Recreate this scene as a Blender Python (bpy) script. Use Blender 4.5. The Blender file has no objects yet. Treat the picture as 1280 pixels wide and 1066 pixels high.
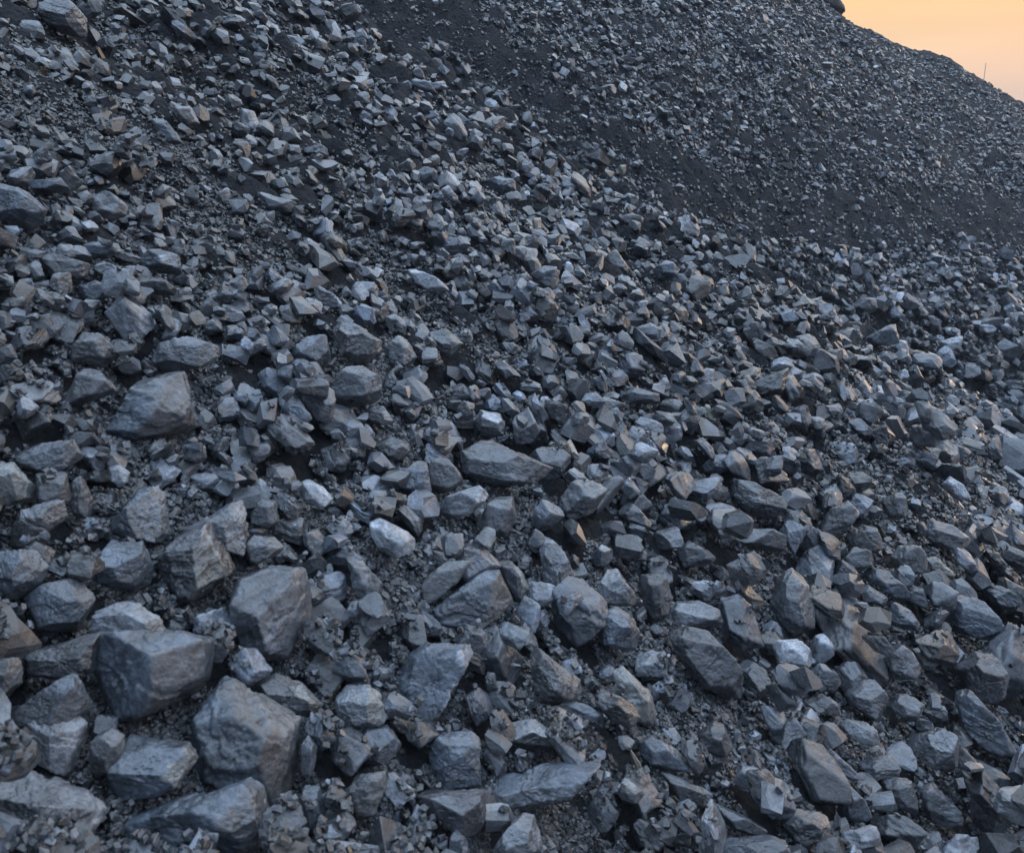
import bpy, bmesh, math, random
import numpy as np, time
from mathutils import Vector

# ------------------------------------------------------------------ camera, sky, sun, exposure
S = bpy.context.scene
COL = S.collection
rng = np.random.default_rng(11)
random.seed(11)
F = 1108.0                                   # focal length in pixels of a 1280 wide frame
PITCH = math.radians(15.0)
CAMZ = 1.6
cd = bpy.data.cameras.new('camera')
cam = bpy.data.objects.new('camera', cd)
COL.objects.link(cam)
cam.location = (0, 0, CAMZ)
cam.rotation_euler = (math.radians(90) - PITCH, 0, 0)
cd.sensor_width = 36.0
cd.lens = 36.0 * F / 1280.0
cd.clip_start = 0.05
cd.clip_end = 5000
cd.dof.use_dof = True
cd.dof.focus_distance = 4.6
cd.dof.aperture_fstop = 9.0
S.camera = cam

HAZE = 0.0026
SKY_GAIN = 1.12
SKY_SUN = [(0.0, (.80, .66, .54)), (0.07, (.71, .55, .47)), (0.115, (.87, .56, .38)), (0.18, (1.02, .60, .27)), (0.33, (1.1, 1.13, 1.16)), (0.6, (1.25, 1.38, 1.58)), (1.0, (1.08, 1.39, 1.82))]
SKY_OFF = [(0.0, (.10, .13, .19)), (0.3, (.20, .26, .37)), (0.6, (.42, .54, .74)), (1.0, (1.08, 1.39, 1.82))]
SUN_EL, SUN_AZ = math.radians(5.0), math.radians(48.0)     # azimuth from +Y towards +X
w = bpy.data.worlds.new('World')
S.world = w
w.use_nodes = True
nt = w.node_tree
bg = nt.nodes['Background']
sky = nt.nodes.new('ShaderNodeTexSky')
sky.sky_type = 'NISHITA'
sky.sun_disc = False
sky.sun_elevation = SUN_EL
sky.sun_rotation = SUN_AZ
sky.air_density = 1.6
sky.dust_density = 3.0
sky.ozone_density = 2.0
nt.links.new(sky.outputs[0], bg.inputs[0])
bg.inputs[1].default_value = 0.02
# dusk gradient of the open sky: peach low down towards the sunset, cool above and behind
N_ = nt.nodes.new
tc = N_('ShaderNodeTexCoord')
sx = N_('ShaderNodeSeparateXYZ'); nt.links.new(tc.outputs['Generated'], sx.inputs[0])
def ramp(stops):
    r = N_('ShaderNodeValToRGB')
    e = r.color_ramp.elements
    while len(e) < len(stops): e.new(0.5)
    for k, (p, c) in enumerate(stops):
        e[k].position = p; e[k].color = (*c, 1)
    nt.links.new(sx.outputs['Z'], r.inputs[0])
    return r
r1 = ramp(SKY_SUN)
r2 = ramp(SKY_OFF)
dt = N_('ShaderNodeVectorMath'); dt.operation = 'DOT_PRODUCT'
nt.links.new(tc.outputs['Generated'], dt.inputs[0]); dt.inputs[1].default_value = (math.sin(math.radians(38)), math.cos(math.radians(38)), 0)
mr = N_('ShaderNodeMapRange'); mr.interpolation_type = 'SMOOTHSTEP'
mr.inputs[1].default_value = -0.15; mr.inputs[2].default_value = 0.95
nt.links.new(dt.outputs['Value'], mr.inputs[0])
mx = N_('ShaderNodeMix'); mx.data_type = 'RGBA'
nt.links.new(mr.outputs[0], mx.inputs[0]); nt.links.new(r2.outputs[0], mx.inputs[6]); nt.links.new(r1.outputs[0], mx.inputs[7])
bg2 = N_('ShaderNodeBackground'); bg2.inputs[1].default_value = SKY_GAIN
nt.links.new(mx.outputs[2], bg2.inputs[0])
gd = N_('ShaderNodeVectorMath'); gd.operation = 'DOT_PRODUCT'      # yellow glow low over the ridge
nt.links.new(tc.outputs['Generated'], gd.inputs[0])
gd.inputs[1].default_value = Vector((math.sin(math.radians(13)), math.cos(math.radians(13)), math.tan(math.radians(11)))).normalized()
gr = N_('ShaderNodeMapRange'); gr.interpolation_type = 'SMOOTHSTEP'
gr.inputs[1].default_value = math.cos(math.radians(20)); gr.inputs[2].default_value = math.cos(math.radians(3)); gr.inputs[4].default_value = 1.0
nt.links.new(gd.outputs['Value'], gr.inputs[0])
bg3 = N_('ShaderNodeBackground'); bg3.inputs[0].default_value = (.05, .07, .03, 1)
nt.links.new(gr.outputs[0], bg3.inputs[1])
ash0 = N_('ShaderNodeAddShader')
cn = N_('ShaderNodeTexNoise'); cn.inputs['Scale'].default_value = 5.0; cn.inputs['Detail'].default_value = 5   # thin high haze
cm = N_('ShaderNodeMapping'); cm.inputs['Scale'].default_value = (1, 1, 5)
nt.links.new(tc.outputs['Generated'], cm.inputs[0]); nt.links.new(cm.outputs[0], cn.inputs['Vector'])
cr_ = N_('ShaderNodeMapRange'); cr_.inputs[1].default_value = .3; cr_.inputs[2].default_value = .7; cr_.inputs[3].default_value = SKY_GAIN * .94; cr_.inputs[4].default_value = SKY_GAIN * 1.06
nt.links.new(cn.outputs[0], cr_.inputs[0]); nt.links.new(cr_.outputs[0], bg2.inputs[1])
ash = N_('ShaderNodeAddShader')
nt.links.new(bg.outputs[0], ash0.inputs[0]); nt.links.new(bg3.outputs[0], ash0.inputs[1])
nt.links.new(ash0.outputs[0], ash.inputs[0]); nt.links.new(bg2.outputs[0], ash.inputs[1])
nt.links.new(ash.outputs[0], nt.nodes['World Output'].inputs[0])
sl = bpy.data.lights.new('sun', 'SUN')
sl.energy = 0.12
sl.angle = math.radians(0.5)
sl.color = (1.0, 0.72, 0.45)
so = bpy.data.objects.new('sun', sl)
COL.objects.link(so)
sd = Vector((math.sin(SUN_AZ) * math.cos(SUN_EL), math.cos(SUN_AZ) * math.cos(SUN_EL), math.sin(SUN_EL)))
so.rotation_euler = (-sd).to_track_quat('-Z', 'Y').to_euler()
so.location = (10, 30, 20)
vs = S.view_settings
vs.view_transform = 'Standard'
vs.look = 'None'
vs.gamma = 1.0
vs.exposure = 0.0

# ------------------------------------------------------------------ numeric helpers
def smooth(a, b, x):
    t = np.clip((x - a) / (b - a), 0, 1)
    return t * t * (3 - 2 * t)

_perm = rng.permutation(4096)
_val = rng.random(4096) * 2 - 1
def vnoise(p):
    """value noise, p (...,3)"""
    i = np.floor(p).astype(np.int64)
    f = p - i
    f = f * f * (3 - 2 * f)
    out = 0
    for dx in (0, 1):
        wx = f[..., 0] if dx else 1 - f[..., 0]
        for dy in (0, 1):
            wy = f[..., 1] if dy else 1 - f[..., 1]
            for dz in (0, 1):
                wz = f[..., 2] if dz else 1 - f[..., 2]
                h = _perm[(i[..., 0] + dx) & 4095]
                h = _perm[(h + i[..., 1] + dy) & 4095]
                h = _perm[(h + i[..., 2] + dz) & 4095]
                out = out + wx * wy * wz * _val[h]
    return out
def fbm(p, octv=4, gain=0.5):
    a, s, o = 1.0, 0.0, 0
    q = np.array(p, dtype=float)
    for k in range(octv):
        s = s + a * vnoise(q)
        q = q * 2.03 + 17.3
        a *= gain
    return s
def n2(x, y, sc, octv=3, off=0.0):
    p = np.stack([x * sc, y * sc, np.full_like(x, off)], -1)
    return fbm(p, octv)

CP, SP = math.cos(PITCH), math.sin(PITCH)
def rays(u, v):
    a = (np.asarray(u, float) - 640) / F
    b = (533 - np.asarray(v, float)) / F
    return np.stack([a, CP + b * SP, -SP + b * CP], -1)          # per unit of camera depth
def project(P):
    P = np.asarray(P, float)
    y, z = P[..., 1], P[..., 2] - CAMZ
    Z = y * CP - z * SP
    Y = y * SP + z * CP
    Zs = np.maximum(Z, 1e-3)
    return 640 + F * P[..., 0] / Zs, 533 - F * Y / Zs, Z

# ------------------------------------------------------------------ the heap's surface
TA, TB = 0.60, 0.325
YR = 25.0
_sky = np.array([(1000, -14), (1040, 12), (1058, 27), (1085, 33), (1110, 48), (1140, 58), (1165, 60), (1180, 68), (1215, 92), (1250, 112), (1280, 128), (1330, 160), (1400, 210)], float)
_r = rays(_sky[:, 0], _sky[:, 1])
_t = YR / _r[:, 1]
RX, RZ = _r[:, 0] * _t, _r[:, 2] * _t + CAMZ
RX = np.concatenate([[RX[0] - 40], RX, [RX[-1] + 40]])
RZ = np.concatenate([[RZ[0] + 40 * 0.6], RZ, [RZ[-1] - 40 * 0.5]])
FLOOR = -14.0
def base_z(x, y):
    """smooth surface of the coal heap"""
    p = -TA * x + TB * y
    yc = 7.0 - 0.10 * np.clip(x, -4, 6) + 0.35 * n2(x, y * 0, 0.6, 2, 3.0)
    near = p + 0.16 * n2(x, y, 0.55, 3, 1.0) * smooth(0.8, 4.0, y)
    # shoulder of the near lobe, then a gully
    d = y - yc
    g = -1.05 * smooth(-0.5, 2.0, d)
    near = near + g
    yg = yc + 2.3
    zg = -TA * x + TB * yg - 1.05
    zr = np.interp(x, RX, RZ)
    t = np.clip((y - yg) / (YR - yg), 0, 1)
    far = zg + (zr - zg) * (t + 0.10 * np.sin(math.pi * t)) + 0.30 * n2(x, y, 0.28, 3, 5.0) * np.sin(math.pi * t)
    back = zr - 0.62 * (y - YR) - 0.1
    far = np.where(y > YR, back, far)
    k = smooth(yg - 0.5, yg + 0.5, y)
    z = near * (1 - k) + far * k
    z = np.minimum(z, 12.0)
    fl = FLOOR + 0 * z
    return np.maximum(z, fl)

def march(u, v, off=0.0, n=135):
    d = rays(u, v)
    off = np.broadcast_to(np.asarray(off, float), d.shape[:-1])
    sh = d.shape[:-1]
    d2, of2 = d.reshape(-1, 3), off.reshape(-1)
    Zf, lof, hif = np.full(len(d2), 0.35), np.full(len(d2), np.nan), np.full(len(d2), np.nan)
    live = np.arange(len(d2))
    for k in range(n):
        Zn = Zf[live] * 1.036 + 0.006
        P = d2[live] * Zn[:, None]
        below = P[:, 2] + CAMZ < base_z(P[:, 0], P[:, 1]) + of2[live]
        h = live[below]
        lof[h], hif[h] = Zf[h], Zn[below]
        Zf[live] = Zn
        live = live[~below & (Zn < 60)]
        if not len(live): break
    lo, hi = lof.reshape(sh), hif.reshape(sh)
    hit = np.isfinite(lo)
    for k in range(9):
        m = 0.5 * (lo + hi)
        P = d * m[..., None]
        below = P[..., 2] + CAMZ < base_z(P[..., 0], P[..., 1]) + off
        hi = np.where(below, m, hi)
        lo = np.where(below, lo, m)
    Zh = np.where(hit, 0.5 * (lo + hi), np.nan)
    P = d * Zh[..., None]
    P[..., 2] += CAMZ
    return P, Zh

# stone size (pixels of the photograph) and share of fine slack over the heap
GU = np.array([80, 240, 400, 560, 720, 880, 1040, 1200], float)
GV = np.array([76, 229, 381, 533, 685, 837, 990], float)
GS = np.array([[26, 24, 20, 15, 11, 10, 9, 7],
               [30, 25, 22, 23, 23, 13, 10, 10],
               [36, 28, 29, 26, 26, 24, 20, 21],
               [36, 40, 34, 34, 31, 28, 27, 27],
               [56, 44, 36, 38, 36, 36, 38, 34],
               [70, 58, 44, 42, 42, 42, 44, 46],
               [80, 66, 48, 46, 36, 36, 46, 50]], float)
GF = np.array([[.58, .55, .50, .50, .12, .10, .10, .30],
               [.38, .58, .52, .40, .25, .55, .60, .65],
               [.15, .50, .40, .45, .25, .15, .15, .30],
               [.40, .35, .15, .25, .22, .20, .28, .18],
               [.30, .20, .45, .20, .08, .08, .10, .10],
               [.10, .10, .30, .20, .30, .30, .10, .10],
               [.10, .10, .15, .30, .60, .50, .20, .10]], float)
GULLY = np.array([(440, -20), (560, 40), (640, 100), (760, 185), (880, 245), (980, 275), (1100, 270), (1300, 285)], float)
GW = np.array([42, 44, 36, 33, 38, 40, 42, 46], float)
STREAKS = [([(195, 165), (250, 260), (330, 320)], 34), ([(470, 320), (560, 420), (650, 475)], 22), ([(420, 600), (445, 670), (505, 790)], 26),
           ([(660, 930), (745, 1070)], 42), ([(840, 870), (900, 985)], 30), ([(960, 545), (1100, 590), (1185, 655)], 20), ([(60, 470), (60, 520)], 24), ([(20, 100), (120, 190)], 30), ([(350, 90), (470, 200)], 24)]
def bil(G, u, v):
    fu = np.clip(np.interp(u, GU, np.arange(8)), 0, 6.999)
    fv = np.clip(np.interp(v, GV, np.arange(7)), 0, 5.999)
    i, j = fv.astype(int), fu.astype(int)
    a, b = fv - i, fu - j
    return (G[i, j] * (1 - a) * (1 - b) + G[i, j + 1] * (1 - a) * b + G[i + 1, j] * a * (1 - b) + G[i + 1, j + 1] * a * b)
def zone(u, v):
    s = bil(GS, u, v) * (0.72 + 0.42 * smooth(260, 720, np.asarray(v, float)))
    f = bil(GF, u, v)
    best = np.full(np.shape(u), 9.0)
    for k in range(len(GULLY) - 1):
        a, b = GULLY[k], GULLY[k + 1]
        ab = b - a
        t = np.clip(((u - a[0]) * ab[0] + (v - a[1]) * ab[1]) / (ab @ ab), 0, 1)
        d = np.hypot(u - a[0] - t * ab[0], v - a[1] - t * ab[1]) / (GW[k] * (1 - t) + GW[k + 1] * t)
        best = np.minimum(best, d)
    nz = n2(np.asarray(u, float), np.asarray(v, float), 0.02, 4, 8.0)
    k = 1 - smooth(0.75, 1.4, best + 0.32 * nz)
    b2 = np.full(np.shape(u), 9.0)
    for line, wd in STREAKS:
        for a, b in zip(line[:-1], line[1:]):
            a, b = np.array(a, float), np.array(b, float)
            ab = b - a
            t = np.clip(((u - a[0]) * ab[0] + (v - a[1]) * ab[1]) / (ab @ ab), 0, 1)
            b2 = np.minimum(b2, np.hypot(u - a[0] - t * ab[0], v - a[1] - t * ab[1]) / wd)
    f = np.maximum(np.clip(f + 0.22 * nz, 0, 1), 0.9 * (1 - smooth(0.6, 1.4, b2 + 0.4 * nz)))
    return s, np.clip(np.maximum(f, 0.985 * k), 0, 0.985)

# ------------------------------------------------------------------ materials
def node(t, kind, **kw):
    n = t.nodes.new(kind)
    for k, v in kw.items():
        setattr(n, k, v)
    return n
def coal_material(name):
    m = bpy.data.materials.new(name)
    m.use_nodes = True
    t = m.node_tree
    L = t.links.new
    b = t.nodes['Principled BSDF']
    tint = node(t, 'ShaderNodeAttribute', attribute_name='tint')
    loc = node(t, 'ShaderNodeAttribute', attribute_name='loc')
    # mottling of dust and fresh fracture
    na = node(t, 'ShaderNodeTexNoise'); na.inputs['Scale'].default_value = 22; na.inputs['Detail'].default_value = 7; na.inputs['Roughness'].default_value = 0.62
    nb = node(t, 'ShaderNodeTexNoise'); nb.inputs['Scale'].default_value = 150; nb.inputs['Detail'].default_value = 5; nb.inputs['Roughness'].default_value = 0.65
    mp = node(t, 'ShaderNodeMapping'); mp.inputs['Scale'].default_value = (26, 26, 120)
    nl = node(t, 'ShaderNodeTexNoise'); nl.inputs['Scale'].default_value = 1.0; nl.inputs['Detail'].default_value = 5; nl.inputs['Roughness'].default_value = 0.6
    L(loc.outputs['Vector'], mp.inputs['Vector']); L(mp.outputs[0], nl.inputs['Vector'])
    L(loc.outputs['Vector'], na.inputs['Vector']); L(loc.outputs['Vector'], nb.inputs['Vector'])
    ra = node(t, 'ShaderNodeMapRange'); ra.inputs[1].default_value = 0.33; ra.inputs[2].default_value = 0.68; ra.inputs[3].default_value = 0.6; ra.inputs[4].default_value = 1.4
    rb = node(t, 'ShaderNodeMapRange'); rb.inputs[1].default_value = 0.30; rb.inputs[2].default_value = 0.62; rb.inputs[3].default_value = 0.7; rb.inputs[4].default_value = 1.2
    rl = node(t, 'ShaderNodeMapRange'); rl.inputs[1].default_value = 0.32; rl.inputs[2].default_value = 0.62; rl.inputs[3].default_value = 0.8; rl.inputs[4].default_value = 1.15
    L(na.outputs[0], ra.inputs[0]); L(nb.outputs[0], rb.inputs[0]); L(nl.outputs[0], rl.inputs[0])
    m1 = node(t, 'ShaderNodeMath', operation='MULTIPLY'); L(ra.outputs[0], m1.inputs[0]); L(rb.outputs[0], m1.inputs[1])
    m2 = node(t, 'ShaderNodeMath', operation='MULTIPLY'); L(m1.outputs[0], m2.inputs[0]); L(rl.outputs[0], m2.inputs[1])
    ng = node(t, 'ShaderNodeTexNoise'); ng.inputs['Scale'].default_value = 9; ng.inputs['Detail'].default_value = 8; ng.inputs['Roughness'].default_value = 0.68; ng.inputs['Distortion'].default_value = 0.6
    L(loc.outputs['Vector'], ng.inputs['Vector'])
    rg = node(t, 'ShaderNodeMapRange', interpolation_type='SMOOTHSTEP'); rg.inputs[1].default_value = 0.40; rg.inputs[2].default_value = 0.56; rg.inputs[3].default_value = 0.62; rg.inputs[4].default_value = 1.18
    L(ng.outputs[0], rg.inputs[0])
    m3 = node(t, 'ShaderNodeMath', operation='MULTIPLY'); L(m2.outputs[0], m3.inputs[0]); L(rg.outputs[0], m3.inputs[1])
    m2 = m3
    vm = node(t, 'ShaderNodeVectorMath', operation='SCALE'); L(tint.outputs['Color'], vm.inputs[0]); L(m2.outputs[0], vm.inputs['Scale'])
    L(vm.outputs[0], b.inputs['Base Color'])
    rr = node(t, 'ShaderNodeMapRange'); rr.inputs[1].default_value = 0.3; rr.inputs[2].default_value = 0.7; rr.inputs[3].default_value = 0.16; rr.inputs[4].default_value = 0.52
    L(na.outputs[0], rr.inputs[0]); L(rr.outputs[0], b.inputs['Roughness'])
    b.inputs['Specular IOR Level'].default_value = 0.9
    b.inputs['Coat Weight'].default_value = 0.75
    b.inputs['Coat Roughness'].default_value = 0.24
    # grain
    ad = node(t, 'ShaderNodeMath', operation='ADD'); L(nb.outputs[0], ad.inputs[0]); L(nl.outputs[0], ad.inputs[1])
    ad2 = node(t, 'ShaderNodeMath', operation='ADD'); L(ad.outputs[0], ad2.inputs[0])
    ms = node(t, 'ShaderNodeMath', operation='MULTIPLY'); ms.inputs[1].default_value = 1.6; L(na.outputs[0], ms.inputs[0]); L(ms.outputs[0], ad2.inputs[1])
    bp = node(t, 'ShaderNodeBump'); bp.inputs['Strength'].default_value = 0.55; bp.inputs['Distance'].default_value = 0.006
    L(ad2.outputs[0], bp.inputs['Height']); L(bp.outputs[0], b.inputs['Normal'])
    return m
MCOAL = coal_material('coal')

def fines_material():
    m = bpy.data.materials.new('coal_fines')
    m.use_nodes = True
    t = m.node_tree
    L = t.links.new
    b = t.nodes['Principled BSDF']
    tc = node(t, 'ShaderNodeTexCoord')
    na = node(t, 'ShaderNodeTexNoise'); na.inputs['Scale'].default_value = 90; na.inputs['Detail'].default_value = 8; na.inputs['Roughness'].default_value = 0.7
    nb = node(t, 'ShaderNodeTexNoise'); nb.inputs['Scale'].default_value = 1.1; nb.inputs['Detail'].default_value = 6
    vo = node(t, 'ShaderNodeTexVoronoi'); vo.inputs['Scale'].default_value = 34
    for n in (na, nb, vo):
        L(tc.outputs['Object'], n.inputs['Vector'])
    cr = node(t, 'ShaderNodeValToRGB')
    cr.color_ramp.elements[0].position = 0.3; cr.color_ramp.elements[0].color = (0.014, 0.016, 0.020, 1)
    cr.color_ramp.elements[1].position = 0.72; cr.color_ramp.elements[1].color = (0.055, 0.061, 0.075, 1)
    L(na.outputs[0], cr.inputs[0])
    ra = node(t, 'ShaderNodeMapRange'); ra.inputs[1].default_value = 0.3; ra.inputs[2].default_value = 0.7; ra.inputs[3].default_value = 0.7; ra.inputs[4].default_value = 1.25
    L(nb.outputs[0], ra.inputs[0])
    vm = node(t, 'ShaderNodeVectorMath', operation='SCALE'); L(cr.outputs[0], vm.inputs[0]); L(ra.outputs[0], vm.inputs['Scale'])
    L(vm.outputs[0], b.inputs['Base Color'])
    b.inputs['Roughness'].default_value = 0.85
    b.inputs['Specular IOR Level'].default_value = 0.35
    ad = node(t, 'ShaderNodeMath', operation='ADD'); L(na.outputs[0], ad.inputs[0]); L(vo.outputs['Distance'], ad.inputs[1])
    bp = node(t, 'ShaderNodeBump'); bp.inputs['Strength'].default_value = 1.0; bp.inputs['Distance'].default_value = 0.035
    L(ad.outputs[0], bp.inputs['Height']); L(bp.outputs[0], b.inputs['Normal'])
    return m
MFINE = fines_material()

def plain_material(name, col, rough=0.7, scale=6.0):
    m = bpy.data.materials.new(name)
    m.use_nodes = True
    t = m.node_tree
    b = t.nodes['Principled BSDF']
    n = node(t, 'ShaderNodeTexNoise'); n.inputs['Scale'].default_value = scale; n.inputs['Detail'].default_value = 6
    r = node(t, 'ShaderNodeMapRange'); r.inputs[3].default_value = 0.6; r.inputs[4].default_value = 1.4
    v = node(t, 'ShaderNodeVectorMath', operation='SCALE'); v.inputs[0].default_value = col
    t.links.new(n.outputs[0], r.inputs[0]); t.links.new(r.outputs[0], v.inputs['Scale']); t.links.new(v.outputs[0], b.inputs['Base Color'])
    b.inputs['Roughness'].default_value = rough
    return m

def mesh_from(name, V, T, mat, tint_face=None, tint_vert=None, loc=None, smooth_shade=False):
    me = bpy.data.meshes.new(name)
    V = np.ascontiguousarray(V, np.float32)
    T = np.ascontiguousarray(T, np.int32)
    k = T.shape[1]
    me.vertices.add(len(V)); me.vertices.foreach_set('co', V.ravel())
    me.loops.add(T.size); me.loops.foreach_set('vertex_index', T.ravel())
    me.polygons.add(len(T))
    me.polygons.foreach_set('loop_start', np.arange(0, T.size, k, dtype=np.int32))
    try:
        me.polygons.foreach_set('loop_total', np.full(len(T), k, np.int32))
    except Exception:
        pass
    me.polygons.foreach_set('use_smooth', np.full(len(T), smooth_shade, bool))
    me.update(calc_edges=True)
    if tint_face is not None:
        a = me.attributes.new('tint', 'FLOAT_COLOR', 'FACE'); a.data.foreach_set('color', np.ascontiguousarray(np.concatenate([tint_face, np.ones((len(T), 1))], 1), np.float32).ravel())
    if tint_vert is not None:
        a = me.attributes.new('tint', 'FLOAT_COLOR', 'POINT'); a.data.foreach_set('color', np.ascontiguousarray(np.concatenate([tint_vert, np.ones((len(V), 1))], 1), np.float32).ravel())
    if loc is not None:
        a = me.attributes.new('loc', 'FLOAT_VECTOR', 'POINT'); a.data.foreach_set('vector', np.ascontiguousarray(loc, np.float32).ravel())
    me.materials.append(mat)
    return me
def link(name, me, label=None, cat=None, group=None, kind=None, loc=(0, 0, 0)):
    o = bpy.data.objects.new(name, me)
    COL.objects.link(o)
    o.location = loc
    if label: o['label'] = label
    if cat: o['category'] = cat
    if group: o['group'] = group
    if kind: o['kind'] = kind
    return o

# ------------------------------------------------------------------ terrain: one sheet to the horizon
def local_size(x, y, z):
    u, v, Z = project(np.stack([x, y, z], -1))
    s, f = zone(np.clip(u, 0, 1280), np.clip(v, 0, 1066))
    return s * np.clip(Z, 0.6, 40) / F, f
def terrain_z(x, y):
    z = base_z(x, y)
    s, f = local_size(x, y, z)
    k = np.clip(0.012 * np.abs(y) + 0.004, 0, 0.08) * np.exp(-np.maximum(y - 12, 0) / 20)
    bump = 0.011 * np.exp(-(y / 4.0) ** 2) * n2(x, y, 38.0, 2, 6.0) + k * n2(x, y, 9.0, 3, 2.0) + 0.5 * k * n2(x, y, 2.2, 3, 4.0)
    return np.where(z > FLOOR + 0.01, z - 0.30 * s * (1 - f) - 0.02 * s + bump, z)
ys = np.concatenate([np.linspace(-6, 0.5, 30)[:-1], 0.5 * np.exp(np.linspace(0, math.log(60 / 0.5), 800)), 60 * np.exp(np.linspace(0, math.log(5), 30))[1:]])
ss = np.linspace(-1.35, 1.35, 620)
ss = np.concatenate([np.linspace(-6, -1.37, 24), ss, np.linspace(1.37, 6, 24)])
YY, SS = np.meshgrid(ys, ss, indexing='ij')
XX = SS * np.sqrt(YY ** 2 * 0.55 + 0.5)
ZZ = terrain_z(XX, YY)
nr, nc = XX.shape
idx = np.arange(nr * nc).reshape(nr, nc)
Q = np.stack([idx[:-1, :-1], idx[:-1, 1:], idx[1:, 1:], idx[1:, :-1]], -1).reshape(-1, 4)
tm = mesh_from('terrain', np.stack([XX, YY, ZZ], -1).reshape(-1, 3), Q, MFINE, smooth_shade=True)
to = link('terrain', tm, 'dark coal heap of fine slack sloping down to the right', 'coal heap', kind='structure')

# ------------------------------------------------------------------ rock shapes
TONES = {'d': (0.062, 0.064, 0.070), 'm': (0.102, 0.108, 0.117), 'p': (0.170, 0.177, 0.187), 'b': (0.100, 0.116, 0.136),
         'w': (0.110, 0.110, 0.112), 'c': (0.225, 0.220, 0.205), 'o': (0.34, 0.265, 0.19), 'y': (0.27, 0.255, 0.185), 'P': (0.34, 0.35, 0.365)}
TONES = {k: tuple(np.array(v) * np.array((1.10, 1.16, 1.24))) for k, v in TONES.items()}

_ico = {}
def ico(n):
    if n not in _ico:
        bm = bmesh.new()
        bmesh.ops.create_icosphere(bm, subdivisions=n, radius=1.0)
        V = np.array([v.co[:] for v in bm.verts])
        T = np.array([[v.index for v in f.verts] for f in bm.faces])
        bm.free()
        _ico[n] = (V, T)
    return _ico[n]

STEPS = 3
def plane_rock(N, D, half, sub, p=26.0, rough=0.035, layer=None):
    """solid bounded by planes n.x<=d, edges slightly worn, surface roughened; returns verts, tris, index of the facet"""
    V, T = ico(sub)
    dirs = V * half
    dirs = dirs / np.linalg.norm(dirs, axis=1, keepdims=True)
    k = np.maximum(dirs @ N.T, 1e-6) / D                       # 1/r per plane
    dq = dirs + 0.10 * np.stack([fbm(dirs * 5 + o_, 3, .6) for o_ in (3.1, 17.7, 31.3)], -1)
    which = ((dq @ N.T) / D).argmax(1)
    r = (k ** p).sum(1) ** (-1.0 / p)
    P = dirs * r[:, None]
    sz = float(np.mean(half))
    off = rng.random(3) * 50
    q = P / sz
    n1 = fbm(q * 1.6 + off, 3, 0.5)
    n2_ = fbm(q * 6.0 + off + 9, 4, 0.6)
    n3 = np.abs(fbm(q * 2.2 + off + 23, 3, 0.5))
    disp = rough * (0.30 * n1 + 0.34 * n2_ - 0.6 * np.exp(-n3 * 22))
    # broken steps: flat-bottomed chips with ragged rims
    for c in range(STEPS):
        l = rng.normal(size=3); l /= np.linalg.norm(l)
        s = q @ l + 0.22 * n1 + 0.06 * n2_ + rng.uniform(-.1, .45)
        disp = disp - rough * rng.uniform(.5, 1.4) * smooth(0, 0.035, s)
    pit = fbm(q * 3.2 + off + 41, 3, 0.55)
    disp = disp - rough * 0.8 * smooth(0.30, 0.38, pit)
    if layer is not None:                                      # bedding: small steps along one direction
        s = q @ layer[0] * layer[1] + 0.35 * n1
        disp = disp + rough * 0.7 * (np.floor(s) % 2 - .5) * smooth(-.1, .2, vnoise(q * 1.3 + off + 70)) * 1.0 - rough * .5 * np.exp(-np.abs((s % 1.0) - .5) * 30) * smooth(-.1, .2, vnoise(q * 1.3 + off + 70))
    P = P + dirs * (disp * sz)[:, None]
    return P, T, which

def rand_rot(n):
    q = rng.normal(size=(n, 4)); q /= np.linalg.norm(q, axis=1, keepdims=True)
    a, b, c, d = q.T
    return np.stack([np.stack([1 - 2 * (c * c + d * d), 2 * (b * c - a * d), 2 * (b * d + a * c)], -1),
                     np.stack([2 * (b * c + a * d), 1 - 2 * (b * b + d * d), 2 * (c * d - a * b)], -1),
                     np.stack([2 * (b * d - a * c), 2 * (c * d + a * b), 1 - 2 * (b * b + c * c)], -1)], -2)

# prototypes of broken stones for the rubble: a block cut by planes, edges chipped
def make_proto(cuts, bev, seed):
    r = random.Random(seed)
    bm = bmesh.new()
    bmesh.ops.create_cube(bm, size=2.0)
    for v in bm.verts:
        v.co += Vector((r.uniform(-.35, .35), r.uniform(-.35, .35), r.uniform(-.35, .35)))
    for k in range(cuts):
        n = Vector((r.gauss(0, 1), r.gauss(0, 1), r.gauss(0, 1))).normalized()
        d = r.uniform(0.72, 1.08)
        bmesh.ops.bisect_plane(bm, geom=bm.verts[:] + bm.edges[:] + bm.faces[:], plane_co=n * d, plane_no=n, clear_outer=True)
        be = [e for e in bm.edges if e.is_boundary]
        if be:
            bmesh.ops.holes_fill(bm, edges=be)
    bmesh.ops.convex_hull(bm, input=bm.verts[:])
    bmesh.ops.dissolve_limit(bm, angle_limit=0.02, verts=bm.verts[:], edges=bm.edges[:])
    bm.faces.index_update()
    if bev:
        bmesh.ops.bevel(bm, geom=bm.edges[:], offset=0.05, segments=1, affect='EDGES', clamp_overlap=True)
    bmesh.ops.triangulate(bm, faces=bm.faces[:])
    bm.verts.index_update()
    V = np.array([v.co[:] for v in bm.verts])
    T = np.array([[v.index for v in f.verts] for f in bm.faces])
    bm.free()
    c = 0.5 * (V.max(0) + V.min(0))
    V = (V - c)
    V = V / (0.5 * (V.max(0) - V.min(0)))                       # unit half extents
    e1, e2 = V[T[:, 1]] - V[T[:, 0]], V[T[:, 2]] - V[T[:, 0]]
    nn = np.cross(e1, e2); nn /= np.linalg.norm(nn, axis=1, keepdims=True) + 1e-9
    key = np.round(nn * 6).astype(int)                          # facets share one shade
    _, fid = np.unique(key, axis=0, return_inverse=True)
    return V, T, fid.ravel()
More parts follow.
